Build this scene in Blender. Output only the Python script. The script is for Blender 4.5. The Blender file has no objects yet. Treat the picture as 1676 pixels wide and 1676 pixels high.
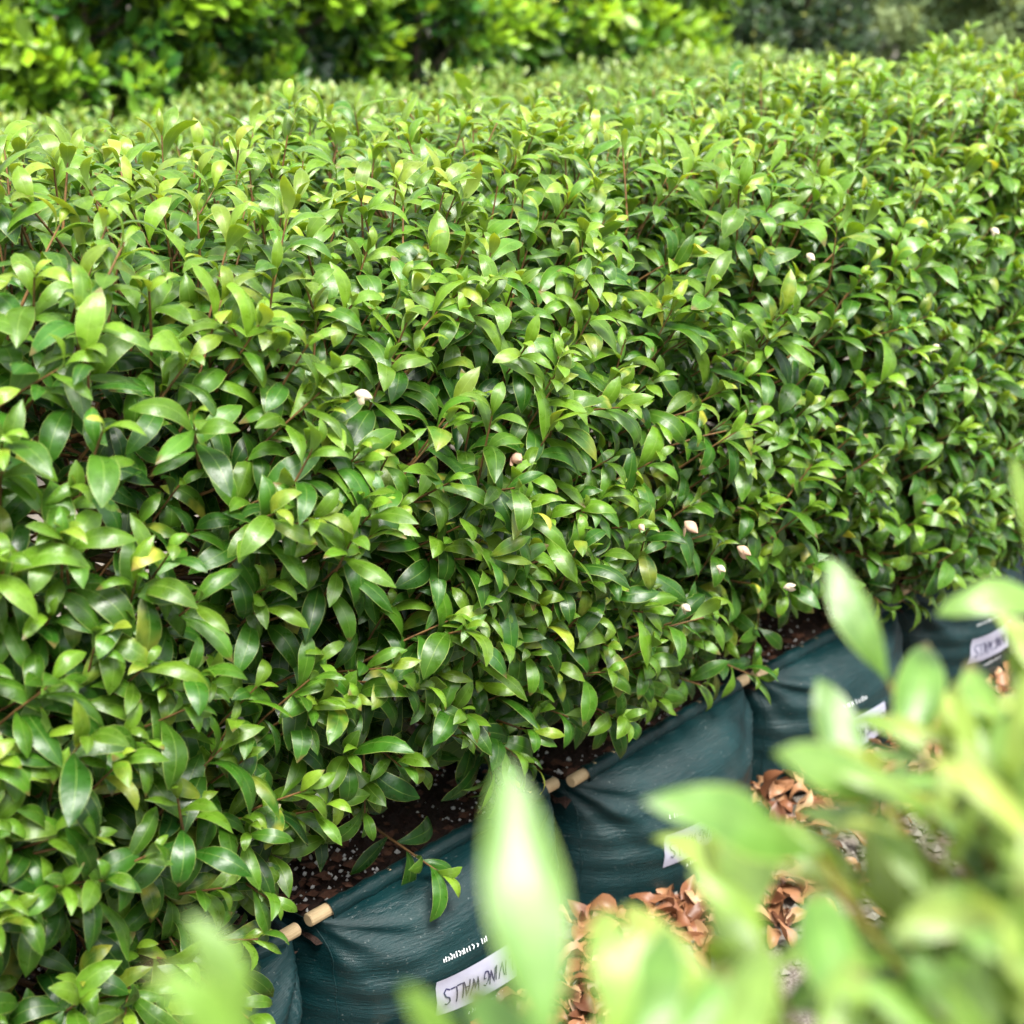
import bpy, math, random
import numpy as np

# ------------------------------------------------------------------ camera, world, sun, exposure
scene = bpy.context.scene
COL = scene.collection
CAM = np.array([0.0, 0.0, 1.65])
FWD = np.array([0.68942, 0.63824, -0.34256])
RGT = np.array([0.67935, -0.73382, 0.0])
UPV = np.array([0.25137, 0.23271, 0.9395])
FPX = 2600.0 / 1676.0          # focal length over image width

from mathutils import Matrix, Vector
cd = bpy.data.cameras.new('camera')
cam = bpy.data.objects.new('camera', cd)
COL.objects.link(cam)
cam.matrix_world = Matrix(((RGT[0], UPV[0], -FWD[0], CAM[0]), (RGT[1], UPV[1], -FWD[1], CAM[1]),
                           (RGT[2], UPV[2], -FWD[2], CAM[2]), (0, 0, 0, 1)))
cd.sensor_width = 36
cd.lens = 36 * FPX
cd.clip_start = 0.02
cd.clip_end = 500
cd.dof.use_dof = True
cd.dof.focus_distance = 2.25
cd.dof.aperture_fstop = 4.1
scene.camera = cam

SUN_EL, SUN_AZ = math.radians(62), math.radians(-115)     # azimuth measured from +X towards +Y
world = bpy.data.worlds.new('World')
scene.world = world
world.use_nodes = True
wn, wl = world.node_tree.nodes, world.node_tree.links
wn.clear()
sky = wn.new('ShaderNodeTexSky')
sky.sky_type = 'NISHITA'
sky.sun_disc = False
sky.sun_elevation = SUN_EL
sky.sun_rotation = math.radians(90) - SUN_AZ
sky.dust_density = 3.0
hsv = wn.new('ShaderNodeHueSaturation')
hsv.inputs['Saturation'].default_value = 0.30
bgn = wn.new('ShaderNodeBackground')
bgn.inputs['Strength'].default_value = 0.135
won = wn.new('ShaderNodeOutputWorld')
wl.new(sky.outputs[0], hsv.inputs['Color'])
wl.new(hsv.outputs[0], bgn.inputs['Color'])
wl.new(bgn.outputs[0], won.inputs['Surface'])

sd = bpy.data.lights.new('sun', 'SUN')
sd.energy = 2.6
sd.angle = math.radians(22)
sd.color = (1.0, 0.965, 0.90)
sun = bpy.data.objects.new('sun', sd)
COL.objects.link(sun)
sv = Vector((math.cos(SUN_EL) * math.cos(SUN_AZ), math.cos(SUN_EL) * math.sin(SUN_AZ), math.sin(SUN_EL)))
sun.rotation_euler = sv.to_track_quat('Z', 'Y').to_euler()
sun.location = (0, 0, 20)

scene.view_settings.view_transform = 'Standard'
scene.view_settings.look = 'None'
scene.view_settings.gamma = 1
scene.view_settings.exposure = 1.82
scene.render.engine = 'CYCLES'
scene.cycles.use_denoising = True
scene.cycles.max_bounces = 6
scene.cycles.transmission_bounces = 6
scene.cycles.diffuse_bounces = 2

rng = random.Random(11)
nrg = np.random.default_rng(11)

# ------------------------------------------------------------------ material helpers
def mat(name):
    m = bpy.data.materials.new(name)
    m.use_nodes = True
    nt = m.node_tree
    nt.nodes.clear()
    out = nt.nodes.new('ShaderNodeOutputMaterial')
    return m, nt.nodes, nt.links, out

def math_node(N, L, op, a, b=None, c=None, clamp=False):
    n = N.new('ShaderNodeMath')
    n.operation = op
    n.use_clamp = clamp
    for i, v in enumerate((a, b, c)):
        if v is None:
            continue
        if isinstance(v, (int, float)):
            n.inputs[i].default_value = v
        else:
            L.new(v, n.inputs[i])
    return n.outputs[0]

def mixc(N, L, fac, a, b, mode='MIX'):
    n = N.new('ShaderNodeMix')
    n.data_type = 'RGBA'
    n.blend_type = mode
    for sock, v in ((n.inputs[0], fac), (n.inputs[6], a), (n.inputs[7], b)):
        if isinstance(v, (int, float)):
            sock.default_value = v
        elif isinstance(v, tuple):
            sock.default_value = (*v, 1)
        else:
            L.new(v, sock)
    return n.outputs[2]

def ramp(N, L, fac, stops):
    n = N.new('ShaderNodeValToRGB')
    cr = n.color_ramp
    while len(cr.elements) < len(stops):
        cr.elements.new(0.5)
    for e, (p, c) in zip(cr.elements, stops):
        e.position = p
        e.color = (*c, 1) if len(c) == 3 else c
    if fac is not None:
        L.new(fac, n.inputs[0])
    return n.outputs[0]

def noise(N, L, vec, scale, detail=3, rough=0.55):
    n = N.new('ShaderNodeTexNoise')
    n.inputs['Scale'].default_value = scale
    n.inputs['Detail'].default_value = detail
    n.inputs['Roughness'].default_value = rough
    if vec is not None:
        L.new(vec, n.inputs['Vector'])
    return n.outputs['Fac']

def leaf_material(name, stops, under=1.0, rough=0.30, transl=0.27, margin=0.6, spec=0.52):
    """Leaf: tint attribute r = age (0 mature, 1 young), g = individual shade, b = yellowing."""
    m, N, L, out = mat(name)
    at = N.new('ShaderNodeAttribute'); at.attribute_name = 'tint'
    sp = N.new('ShaderNodeSeparateColor'); L.new(at.outputs['Color'], sp.inputs[0])
    age, shade, yel = sp.outputs[0], sp.outputs[1], sp.outputs[2]
    uv = N.new('ShaderNodeUVMap'); uv.uv_map = 'UVMap'
    su = N.new('ShaderNodeSeparateXYZ'); L.new(uv.outputs[0], su.inputs[0])
    geo = N.new('ShaderNodeNewGeometry')
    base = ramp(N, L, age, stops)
    val = math_node(N, L, 'MULTIPLY_ADD', shade, 0.6, 0.7)
    cmb = N.new('ShaderNodeCombineColor')
    for i in range(3):
        L.new(val, cmb.inputs[i])
    base = mixc(N, L, 1.0, base, cmb.outputs[0], 'MULTIPLY')
    n1 = noise(N, L, geo.outputs['Position'], 70, 3)
    mott = math_node(N, L, 'MULTIPLY_ADD', n1, 0.9, 0.55)
    cmb2 = N.new('ShaderNodeCombineColor')
    for i in range(3):
        L.new(mott, cmb2.inputs[i])
    base = mixc(N, L, 1.0, base, cmb2.outputs[0], 'MULTIPLY')
    # yellowing blotches
    nb = noise(N, L, geo.outputs['Position'], 26, 2)
    blot = math_node(N, L, 'MULTIPLY_ADD', nb, 4.0, -1.7, True)
    blot = math_node(N, L, 'MULTIPLY', blot, yel, None, True)
    base = mixc(N, L, blot, base, (0.46, 0.44, 0.06))
    # brown specks
    ns = noise(N, L, geo.outputs['Position'], 180, 1)
    spk = math_node(N, L, 'GREATER_THAN', ns, 0.76)
    base = mixc(N, L, math_node(N, L, 'MULTIPLY', spk, 0.35), base, (0.10, 0.06, 0.02))
    tip = math_node(N, L, 'MULTIPLY', math_node(N, L, 'GREATER_THAN', shade, 0.86), math_node(N, L, 'MULTIPLY_ADD', math_node(N, L, 'ADD', su.outputs[1], math_node(N, L, 'MULTIPLY', n1, 0.25)), 14.0, -14.0, True))
    base = mixc(N, L, math_node(N, L, 'MULTIPLY', tip, 0.8), base, (0.13, 0.075, 0.03))
    # midrib, margin
    ax = math_node(N, L, 'ABSOLUTE', math_node(N, L, 'SUBTRACT', su.outputs[0], 0.5))
    rib = math_node(N, L, 'MULTIPLY', math_node(N, L, 'LESS_THAN', ax, 0.018), 0.28)
    base = mixc(N, L, rib, base, (0.28, 0.40, 0.09))
    mg = math_node(N, L, 'MULTIPLY_ADD', ax, 30.0, -14.0, True)
    mg = math_node(N, L, 'MULTIPLY', mg, margin)
    base = mixc(N, L, mg, base, (0.40, 0.48, 0.13))
    # underside: paler, more matt
    bf = geo.outputs['Backfacing']
    base2 = mixc(N, L, math_node(N, L, 'MULTIPLY', bf, 0.45 * under), base, (0.17, 0.27, 0.07))
    # veins and relief
    vx = math_node(N, L, 'MULTIPLY_ADD', ax, -0.9, su.outputs[1])
    vein = math_node(N, L, 'SINE', math_node(N, L, 'MULTIPLY', vx, 62.0))
    vein = math_node(N, L, 'POWER', math_node(N, L, 'ABSOLUTE', vein), 0.5)
    hgt = math_node(N, L, 'MULTIPLY_ADD', vein, 0.14, math_node(N, L, 'MULTIPLY', n1, 1.2))
    bmp = N.new('ShaderNodeBump'); bmp.inputs['Strength'].default_value = 0.24
    bmp.inputs['Distance'].default_value = 0.004
    L.new(hgt, bmp.inputs['Height'])
    pr = N.new('ShaderNodeBsdfPrincipled')
    L.new(base2, pr.inputs['Base Color'])
    rg = math_node(N, L, 'MULTIPLY_ADD', bf, 0.25, math_node(N, L, 'MULTIPLY_ADD', n1, 0.42, rough - 0.19))
    L.new(rg, pr.inputs['Roughness'])
    pr.inputs['Specular IOR Level'].default_value = spec
    L.new(bmp.outputs[0], pr.inputs['Normal'])
    tr = N.new('ShaderNodeBsdfTranslucent')
    tc = mixc(N, L, 1.0, base, (2.3, 1.9, 0.55), 'MULTIPLY')
    L.new(tc, tr.inputs['Color'])
    mx = N.new('ShaderNodeMixShader'); mx.inputs[0].default_value = transl
    L.new(pr.outputs[0], mx.inputs[1]); L.new(tr.outputs[0], mx.inputs[2])
    L.new(mx.outputs[0], out.inputs['Surface'])
    return m

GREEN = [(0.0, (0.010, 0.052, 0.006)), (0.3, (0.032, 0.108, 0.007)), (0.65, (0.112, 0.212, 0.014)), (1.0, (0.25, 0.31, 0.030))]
M_leaf = leaf_material('hedge_leaf', GREEN)
M_flush = leaf_material('young_hedge_leaf', [(0, (0.030, 0.088, 0.016)), (.4, (0.062, 0.150, 0.024)), (.7, (0.125, 0.225, 0.036)), (1, (0.26, 0.33, 0.065))], rough=0.34, margin=0.85, spec=0.7)
M_laurel = leaf_material('laurel_leaf', [(0, (0.006, 0.032, 0.011)), (.4, (0.014, 0.07, 0.011)), (.75, (0.075, 0.20, 0.010)), (1, (0.20, 0.35, 0.015))], rough=0.35, margin=0.2)
M_dark = leaf_material('dark_leaf', [(0, (0.006, 0.022, 0.009)), (.5, (0.012, 0.042, 0.013)), (1, (0.035, 0.085, 0.02))], rough=0.5, margin=0.1, transl=0.2)
M_grey = leaf_material('grey_leaf', [(0, (0.045, 0.09, 0.03)), (.5, (0.10, 0.16, 0.06)), (1, (0.19, 0.25, 0.11))], rough=0.6, margin=0.1, transl=0.25)

def dry_material():
    m, N, L, out = mat('dry_leaf')
    at = N.new('ShaderNodeAttribute'); at.attribute_name = 'tint'
    sp = N.new('ShaderNodeSeparateColor'); L.new(at.outputs['Color'], sp.inputs[0])
    base = ramp(N, L, sp.outputs[0], [(0, (0.085, 0.030, 0.014)), (.4, (0.22, 0.085, 0.036)), (.75, (0.36, 0.18, 0.085)), (1, (0.50, 0.32, 0.17))])
    geo = N.new('ShaderNodeNewGeometry')
    n1 = noise(N, L, geo.outputs['Position'], 90, 4)
    base = mixc(N, L, math_node(N, L, 'MULTIPLY', n1, 0.5), base, (0.10, 0.045, 0.02))
    pr = N.new('ShaderNodeBsdfPrincipled'); pr.inputs['Roughness'].default_value = 0.5
    L.new(base, pr.inputs['Base Color'])
    tr = N.new('ShaderNodeBsdfTranslucent'); L.new(base, tr.inputs['Color'])
    mx = N.new('ShaderNodeMixShader'); mx.inputs[0].default_value = 0.15
    L.new(pr.outputs[0], mx.inputs[1]); L.new(tr.outputs[0], mx.inputs[2])
    L.new(mx.outputs[0], out.inputs['Surface'])
    return m
M_dry = dry_material()

def simple_material(name, c1, c2, scale=60, rough=0.7, bump=0.3, bdist=0.003, spec=0.3, stretch=None):
    m, N, L, out = mat(name)
    tc = N.new('ShaderNodeTexCoord')
    vec = tc.outputs['Object']
    if stretch:
        mp = N.new('ShaderNodeMapping'); mp.inputs['Scale'].default_value = stretch
        L.new(vec, mp.inputs[0]); vec = mp.outputs[0]
    n1 = noise(N, L, vec, scale, 5, 0.6)
    base = ramp(N, L, n1, [(0.3, c1), (0.7, c2)])
    pr = N.new('ShaderNodeBsdfPrincipled'); pr.inputs['Roughness'].default_value = rough
    pr.inputs['Specular IOR Level'].default_value = spec
    L.new(base, pr.inputs['Base Color'])
    if bump:
        b = N.new('ShaderNodeBump'); b.inputs['Strength'].default_value = bump; b.inputs['Distance'].default_value = bdist
        L.new(n1, b.inputs['Height']); L.new(b.outputs[0], pr.inputs['Normal'])
    L.new(pr.outputs[0], out.inputs['Surface'])
    return m

M_soil = simple_material('potting_mix', (0.012, 0.007, 0.005), (0.055, 0.026, 0.018), 140, 0.85, 0.8, 0.01)
M_perlite = simple_material('perlite', (0.55, 0.54, 0.52), (0.75, 0.74, 0.72), 300, 0.8, 0.2)
M_bark = simple_material('bark_chip', (0.05, 0.02, 0.012), (0.16, 0.07, 0.04), 90, 0.75, 0.5)
M_wood = simple_material('dowel_wood', (0.40, 0.28, 0.15), (0.54, 0.42, 0.25), 40, 0.55, 0.15, 0.001, 0.3, (3, 40, 40))
M_twig = simple_material('twig_bark', (0.075, 0.04, 0.016), (0.20, 0.105, 0.035), 60, 0.6, 0.4, 0.002)
M_shoot = simple_material('green_shoot', (0.11, 0.14, 0.022), (0.25, 0.15, 0.045), 14, 0.5, 0.2, 0.001)
M_trunk = simple_material('trunk_bark', (0.06, 0.045, 0.03), (0.18, 0.14, 0.10), 50, 0.85, 0.7, 0.004)
M_tag = simple_material('tag_vinyl', (0.27, 0.275, 0.35), (0.33, 0.335, 0.41), 20, 0.35, 0.05)
M_ink = simple_material('marker_ink', (0.012, 0.014, 0.05), (0.03, 0.03, 0.09), 30, 0.5, 0)
M_print = simple_material('white_print', (0.55, 0.58, 0.60), (0.72, 0.74, 0.75), 80, 0.5, 0)
M_petal = simple_material('cream_petal', (0.36, 0.20, 0.14), (0.50, 0.37, 0.25), 70, 0.5, 0.1)
M_white_petal = simple_material('white_petal', (0.40, 0.33, 0.22), (0.54, 0.47, 0.35), 70, 0.5, 0.1)
M_stone = simple_material('path_stone', (0.11, 0.10, 0.088), (0.27, 0.25, 0.215), 9, 0.8, 0.3)

def ground_material():
    m, N, L, out = mat('ground')
    geo = N.new('ShaderNodeNewGeometry')
    n1 = noise(N, L, geo.outputs['Position'], 1.3, 5)
    n2 = noise(N, L, geo.outputs['Position'], 160, 4, 0.65)
    c1 = ramp(N, L, n1, [(0.3, (0.09, 0.07, 0.052)), (0.7, (0.19, 0.165, 0.13))])
    c2 = ramp(N, L, n2, [(0.35, (0.04, 0.03, 0.022)), (0.65, (0.27, 0.245, 0.21))])
    base = mixc(N, L, 0.55, c1, c2)
    pr = N.new('ShaderNodeBsdfPrincipled'); pr.inputs['Roughness'].default_value = 0.9
    L.new(base, pr.inputs['Base Color'])
    b = N.new('ShaderNodeBump'); b.inputs['Strength'].default_value = 0.6; b.inputs['Distance'].default_value = 0.01
    L.new(n2, b.inputs['Height']); L.new(b.outputs[0], pr.inputs['Normal'])
    L.new(pr.outputs[0], out.inputs['Surface'])
    return m
M_ground = ground_material()

def fabric_material():
    m, N, L, out = mat('woven_fabric')
    tc = N.new('ShaderNodeTexCoord')
    sx = N.new('ShaderNodeSeparateXYZ'); L.new(tc.outputs['Object'], sx.inputs[0])
    w1 = math_node(N, L, 'SINE', math_node(N, L, 'MULTIPLY', sx.outputs[0], 2600.0))
    w2 = math_node(N, L, 'SINE', math_node(N, L, 'MULTIPLY', sx.outputs[2], 2600.0))
    weave = math_node(N, L, 'MULTIPLY', w1, w2)
    mp = N.new('ShaderNodeMapping'); mp.inputs['Scale'].default_value = (6, 6, 60)
    L.new(tc.outputs['Object'], mp.inputs[0])
    streak = noise(N, L, mp.outputs[0], 4, 5, 0.65)
    n1 = noise(N, L, tc.outputs['Object'], 9, 5, 0.6)
    base = ramp(N, L, n1, [(0.3, (0.001, 0.014, 0.016)), (0.75, (0.002, 0.026, 0.029))])
    dust = math_node(N, L, 'MULTIPLY_ADD', noise(N, L, tc.outputs['Object'], 5, 6, 0.7), 3.2, -1.65, True)
    base = mixc(N, L, math_node(N, L, 'MULTIPLY', dust, 0.35), base, (0.075, 0.062, 0.055))
    fl = math_node(N, L, 'GREATER_THAN', noise(N, L, tc.outputs['Object'], 260, 1), 0.735)
    base = mixc(N, L, math_node(N, L, 'MULTIPLY', fl, 0.5), base, (0.24, 0.26, 0.25))
    base = mixc(N, L, math_node(N, L, 'MULTIPLY_ADD', streak, 0.9, -0.28, True), base, (0.006, 0.034, 0.036))
    pr = N.new('ShaderNodeBsdfPrincipled')
    L.new(base, pr.inputs['Base Color'])
    L.new(math_node(N, L, 'MULTIPLY_ADD', streak, 0.3, 0.22), pr.inputs['Roughness'])
    pr.inputs['Specular IOR Level'].default_value = 0.32
    hg = math_node(N, L, 'MULTIPLY_ADD', weave, 0.10, math_node(N, L, 'MULTIPLY', streak, 1.2))
    b = N.new('ShaderNodeBump'); b.inputs['Strength'].default_value = 0.55; b.inputs['Distance'].default_value = 0.004
    L.new(hg, b.inputs['Height']); L.new(b.outputs[0], pr.inputs['Normal'])
    L.new(pr.outputs[0], out.inputs['Surface'])
    return m
M_fabric = fabric_material()

# ------------------------------------------------------------------ object helpers
def link(name, me, material=None, parent=None, kind=None):
    o = bpy.data.objects.new(name, me)
    COL.objects.link(o)
    if material is not None and not me.materials:
        me.materials.append(material)
    if parent is not None:
        o.parent = parent
    if kind:
        o['kind'] = kind
    return o

def thing(name, label, cat, loc=(0, 0, 0), group=None):
    o = bpy.data.objects.new(name, None)
    COL.objects.link(o)
    o.location = loc
    o.empty_display_size = 0.1
    o['label'] = label
    o['category'] = cat
    if group:
        o['group'] = group
    return o

def raw_mesh(name, verts, faces_flat, loop_tot, uv=None, tint=None, smooth=True):
    """verts (n,3); faces_flat loop vertex ids; loop_tot verts per face (int or array)."""
    me = bpy.data.meshes.new(name)
    nv = len(verts); nl = len(faces_flat)
    if isinstance(loop_tot, int):
        nf = nl // loop_tot
        tot = np.full(nf, loop_tot, np.int32)
    else:
        tot = np.asarray(loop_tot, np.int32); nf = len(tot)
    st = np.zeros(nf, np.int32); st[1:] = np.cumsum(tot)[:-1]
    me.vertices.add(nv); me.loops.add(nl); me.polygons.add(nf)
    me.vertices.foreach_set('co', np.ascontiguousarray(verts, np.float32).ravel())
    me.loops.foreach_set('vertex_index', np.asarray(faces_flat, np.int32))
    me.polygons.foreach_set('loop_start', st)
    me.polygons.foreach_set('loop_total', tot)
    me.polygons.foreach_set('use_smooth', np.full(nf, smooth, bool))
    if uv is not None:
        l = me.uv_layers.new(name='UVMap')
        l.data.foreach_set('uv', np.ascontiguousarray(uv, np.float32)[np.asarray(faces_flat)].ravel())
    if tint is not None:
        a = me.attributes.new('tint', 'FLOAT_COLOR', 'POINT')
        t4 = np.ones((nv, 4), np.float32); t4[:, :3] = tint
        a.data.foreach_set('color', t4.ravel())
    me.update()
    return me

def norm(v):
    return v / (np.linalg.norm(v, axis=-1, keepdims=True) + 1e-9)

# ------------------------------------------------------------------ leaf shapes
class LeafSet:
    """A set of leaf shapes of unit length along +Y, upper side +Z, sharing one topology."""
    def __init__(self, nu, nv, count, seed, width=(0.17, 0.21), arch=(0.25, 1.2), wave=0.02, peak=0.9, fold=0.16, notch=0.06):
        r = random.Random(seed)
        self.nu, self.nv = nu, nv
        T = np.linspace(0, 1, nu + 1)
        T = T + 0.035 * np.sin(2 * math.pi * T) * (nu > 4)     # rows closer at both ends
        S = np.linspace(-1, 1, nv + 1)
        fa = []
        for i in range(nu):
            for j in range(nv):
                a = i * (nv + 1) + j
                fa += [a, a + 1, a + nv + 2, a + nv + 1]
        self.faces = np.array(fa, np.int32)
        self.uv = np.array([[(s + 1) / 2, t] for t in T for s in S], np.float32)
        self.shapes = []
        for k in range(count):
            w = r.uniform(*width); ar = r.uniform(*arch); th = r.uniform(0.0, 0.35) + ar * 0.3
            ph = r.uniform(0, 6.28); fo = fold * r.uniform(0.3, 1.5); cu = r.uniform(0.15, 0.48)
            side = r.uniform(-0.12, 0.12); tw = r.uniform(-0.35, 0.35); wv = wave * r.uniform(0.3, 1.8)
            nt = r.random() < notch; ntt = r.uniform(0.35, 0.85); nts = r.choice((-1, 1)); nta = r.uniform(0.15, 0.35)
            pk = peak * r.uniform(0.95, 1.3)
            pts = []
            y = z = 0.0; pt = 0.0
            for t in T:
                dt = t - pt; pt = t
                ang = th - ar * (t ** 1.25)
                y += math.cos(ang) * dt; z += math.sin(ang) * dt
                tt = max(0.0, (t - 0.05) / 0.95)
                ww = w * (math.sin(math.pi * min(tt ** pk, 1.0)) ** 0.70 if 0 < tt < 1 else 0)
                ww *= 0.80 + 0.24 * min(1.0, tt / 0.55)
                ww = max(ww, 0.012 if t < 0.1 else 0.004)
                nz, ny = math.cos(ang), -math.sin(ang)
                xc = side * math.sin(math.pi * t) * 0.5
                for s in S:
                    wl = ww
                    if nt and s * nts > 0:
                        wl *= 1 - nta * math.exp(-((t - ntt) / 0.06) ** 2) * abs(s)
                    h = fo * abs(s) * ww - cu * s * s * ww + wv * math.sin(t * 9 + ph + (1.3 if s > 0 else 0)) * s * s
                    a = tw * t
                    X = s * wl * math.cos(a); Hh = h + s * wl * math.sin(a)
                    pts.append((xc + X, y + ny * Hh, z + nz * Hh))
            self.shapes.append(np.array(pts, np.float32))
        self.shapes = np.array(self.shapes)
        self.cache = {}

    def joined(self, name, inst, idx, material, parent, kind='stuff'):
        """All leaves idx of the instance table as one mesh."""
        idx = np.asarray(idx)
        V = self.world(inst, idx)
        n, k = V.shape[:2]
        f = (self.faces[None, :] + (np.arange(n) * k)[:, None]).ravel()
        uv = np.tile(self.uv, (n, 1))
        ti = np.repeat(inst['tint'][idx], k, axis=0)
        me = raw_mesh(name, V.reshape(-1, 3), f, 4, uv, ti)
        return link(name, me, material, parent, kind)

    def world(self, inst, idx):
        sh = self.shapes[inst['var'][idx] % len(self.shapes)] * inst['sc'][idx][:, None, None]
        B = inst['basis'][idx]           # (n,3,3) rows X,Y,Z
        return np.einsum('nki,nij->nkj', sh, B) + inst['pos'][idx][:, None, :]

    def single(self, name, inst, i, material, parent):
        v = int(inst['var'][i] % len(self.shapes))
        t = inst['tint'][i]
        key = (material.name, v, round(float(t[0]) * 8), round(float(t[1]) * 4), round(float(t[2]) * 3))
        me = self.cache.get(key)
        if me is None:
            tt = np.array([[key[2] / 8, key[3] / 4, key[4] / 3]], np.float32).repeat(len(self.uv), 0)
            me = raw_mesh(name, self.shapes[v], self.faces, 4, self.uv, tt)
            me.materials.append(material)
            self.cache[key] = me
        o = link(name, me, None, parent)
        B = inst['basis'][i]; s = float(inst['sc'][i]); p = inst['pos'][i]
        if parent is not None:
            p = p - np.array(parent.location)
        o.matrix_local = Matrix(((B[0][0] * s, B[1][0] * s, B[2][0] * s, p[0]), (B[0][1] * s, B[1][1] * s, B[2][1] * s, p[1]),
                                 (B[0][2] * s, B[1][2] * s, B[2][2] * s, p[2]), (0, 0, 0, 1)))
        return o

class Table:
    def __init__(self):
        self.rows = []
    def add(self, pos, d, n, sc, tint, var=None):
        self.rows.append((*pos, *d, *n, sc, *tint, rng.randrange(1000) if var is None else var))
    def done(self, offset=(0, 0, 0)):
        A = np.array(self.rows, np.float64)
        Y = norm(A[:, 3:6]); Z = A[:, 6:9]
        Z = norm(Z - (Z * Y).sum(1, keepdims=True) * Y)
        X = np.cross(Y, Z)
        return dict(pos=A[:, 0:3] , basis=np.stack([X, Y, Z], 1), sc=A[:, 9],
                    tint=np.clip(A[:, 10:13], 0, 1), var=A[:, 13].astype(int))

LS_fine = LeafSet(12, 6, 14, 1, width=(0.125, 0.165), arch=(0.4, 1.6))
LS_mid = LeafSet(8, 4, 20, 2, width=(0.122, 0.165), arch=(0.8, 2.4), wave=0.014)
LS_far = LeafSet(4, 2, 12, 3, width=(0.14, 0.19), arch=(0.4, 1.6), wave=0.0, notch=0)
LS_laurel = LeafSet(5, 4, 8, 4, width=(0.20, 0.25), arch=(-0.2, 0.5), wave=0.01, notch=0)
LS_tiny = LeafSet(2, 2, 6, 5, width=(0.16, 0.24), arch=(0, 0.6), wave=0, notch=0)
LS_dry = LeafSet(7, 4, 14, 6, width=(0.17, 0.26), arch=(-1.6, 2.4), wave=0.07, fold=0.9, notch=0.5)

# ------------------------------------------------------------------ tubes
class Tubes:
    def __init__(self, sides=5):
        self.V = []; self.F = []; self.n = 0; self.sides = sides
    def add(self, pts, radii):
        pts = np.asarray(pts, float); k = self.sides; m = len(pts)
        tg = np.gradient(pts, axis=0); tg = norm(tg)
        ref = np.array([0.31, 0.87, 0.38])
        a = norm(np.cross(tg, ref)); b = np.cross(tg, a)
        ang = np.arange(k) * 2 * math.pi / k
        ring = pts[:, None, :] + (a[:, None, :] * np.cos(ang)[None, :, None] + b[:, None, :] * np.sin(ang)[None, :, None]) * np.asarray(radii)[:, None, None]
        self.V.append(ring.reshape(-1, 3))
        for i in range(m - 1):
            for j in range(k):
                p = self.n + i * k + j; q = self.n + i * k + (j + 1) % k
                self.F += [p, q, q + k, p + k]
        self.n += m * k
    def build(self, name, material, parent=None, kind=None):
        V = np.concatenate(self.V)
        return link(name, raw_mesh(name, V, self.F, 4), material, parent, kind)

# ------------------------------------------------------------------ shoots
def ortho(s):
    r = np.array([0.0, 0, 1]) if abs(s[2]) < 0.9 else np.array([1.0, 0, 0])
    a = np.cross(s, r); a /= np.linalg.norm(a)
    return a, np.cross(s, a)

def shoot(tab, tubes, P, s, n=9, size=0.085, young=0.5, gap=0.015, open_=(22, 74), bias=(0, -0.25, 0.75), stem=0.24, inner=None):
    """Leafy shoot: tip P, direction s, n spirally set leaves getting older and larger away from the tip."""
    P = np.asarray(P, float); s = np.asarray(s, float); s = s / np.linalg.norm(s)
    a, b = ortho(s)
    az = rng.uniform(0, 6.28); d = 0.0
    bend = np.array([rng.uniform(-.5, .5), rng.uniform(-.5, .5), -0.5]) * 0.6
    B = np.array(bias)
    for k in range(n):
        f = k / max(1, n - 1)
        az += math.radians(137.5 + rng.uniform(-18, 18))
        op = math.radians(open_[0] + (open_[1] - open_[0]) * min(1, f * 1.35) + rng.uniform(-12, 12))
        rad = a * math.cos(az) + b * math.sin(az)
        l = s * math.cos(op) + rad * math.sin(op)
        l = l + np.array([0, 0, -0.46 * f]) + np.array([rng.gauss(0, .1) for _ in range(3)])
        nn = s * 0.75 + B * 0.8 + np.array([rng.gauss(0, .15) for _ in range(3)])
        sc = size * (0.58 + 0.46 * min(1, f * 2.4)) * rng.uniform(0.66, 1.26)
        ag = young + 0.26 * (1 - f) ** 1.6 - 0.16 * f + rng.gauss(0, 0.10)
        yl = 1.0 if rng.random() < 0.012 else (0.35 if rng.random() < 0.06 else 0.0)
        pos = P - s * d + bend * d * d
        tab.add(pos, l, nn, sc, (ag, rng.random(), yl))
        d += gap * (0.65 + 0.55 * min(1, f * 2)) * rng.uniform(0.7, 1.3)
    if tubes is not None:
        ds = np.array([0, d * 0.5, d, d + stem * 0.5, d + stem])
        pts = P[None] - s[None] * ds[:, None] + bend[None] * (np.minimum(ds, d) ** 2)[:, None]
        if inner is not None:
            pts[3] = pts[3] * 0.75 + np.asarray(inner) * 0.25
            pts[4] = pts[4] * 0.35 + np.asarray(inner) * 0.65
        tubes.add(pts, [0.0013, 0.0019, 0.0025, 0.0033, 0.0045])

def wob(x, y, z):
    return 0.5 * math.sin(x * 5.1 + z * 4.3 + y * 2.0) + 0.35 * math.sin(x * 11.7 - z * 8.1 + 1.3 + y * 6) + 0.25 * math.sin(x * 23.1 + z * 19 + y * 17)

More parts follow.
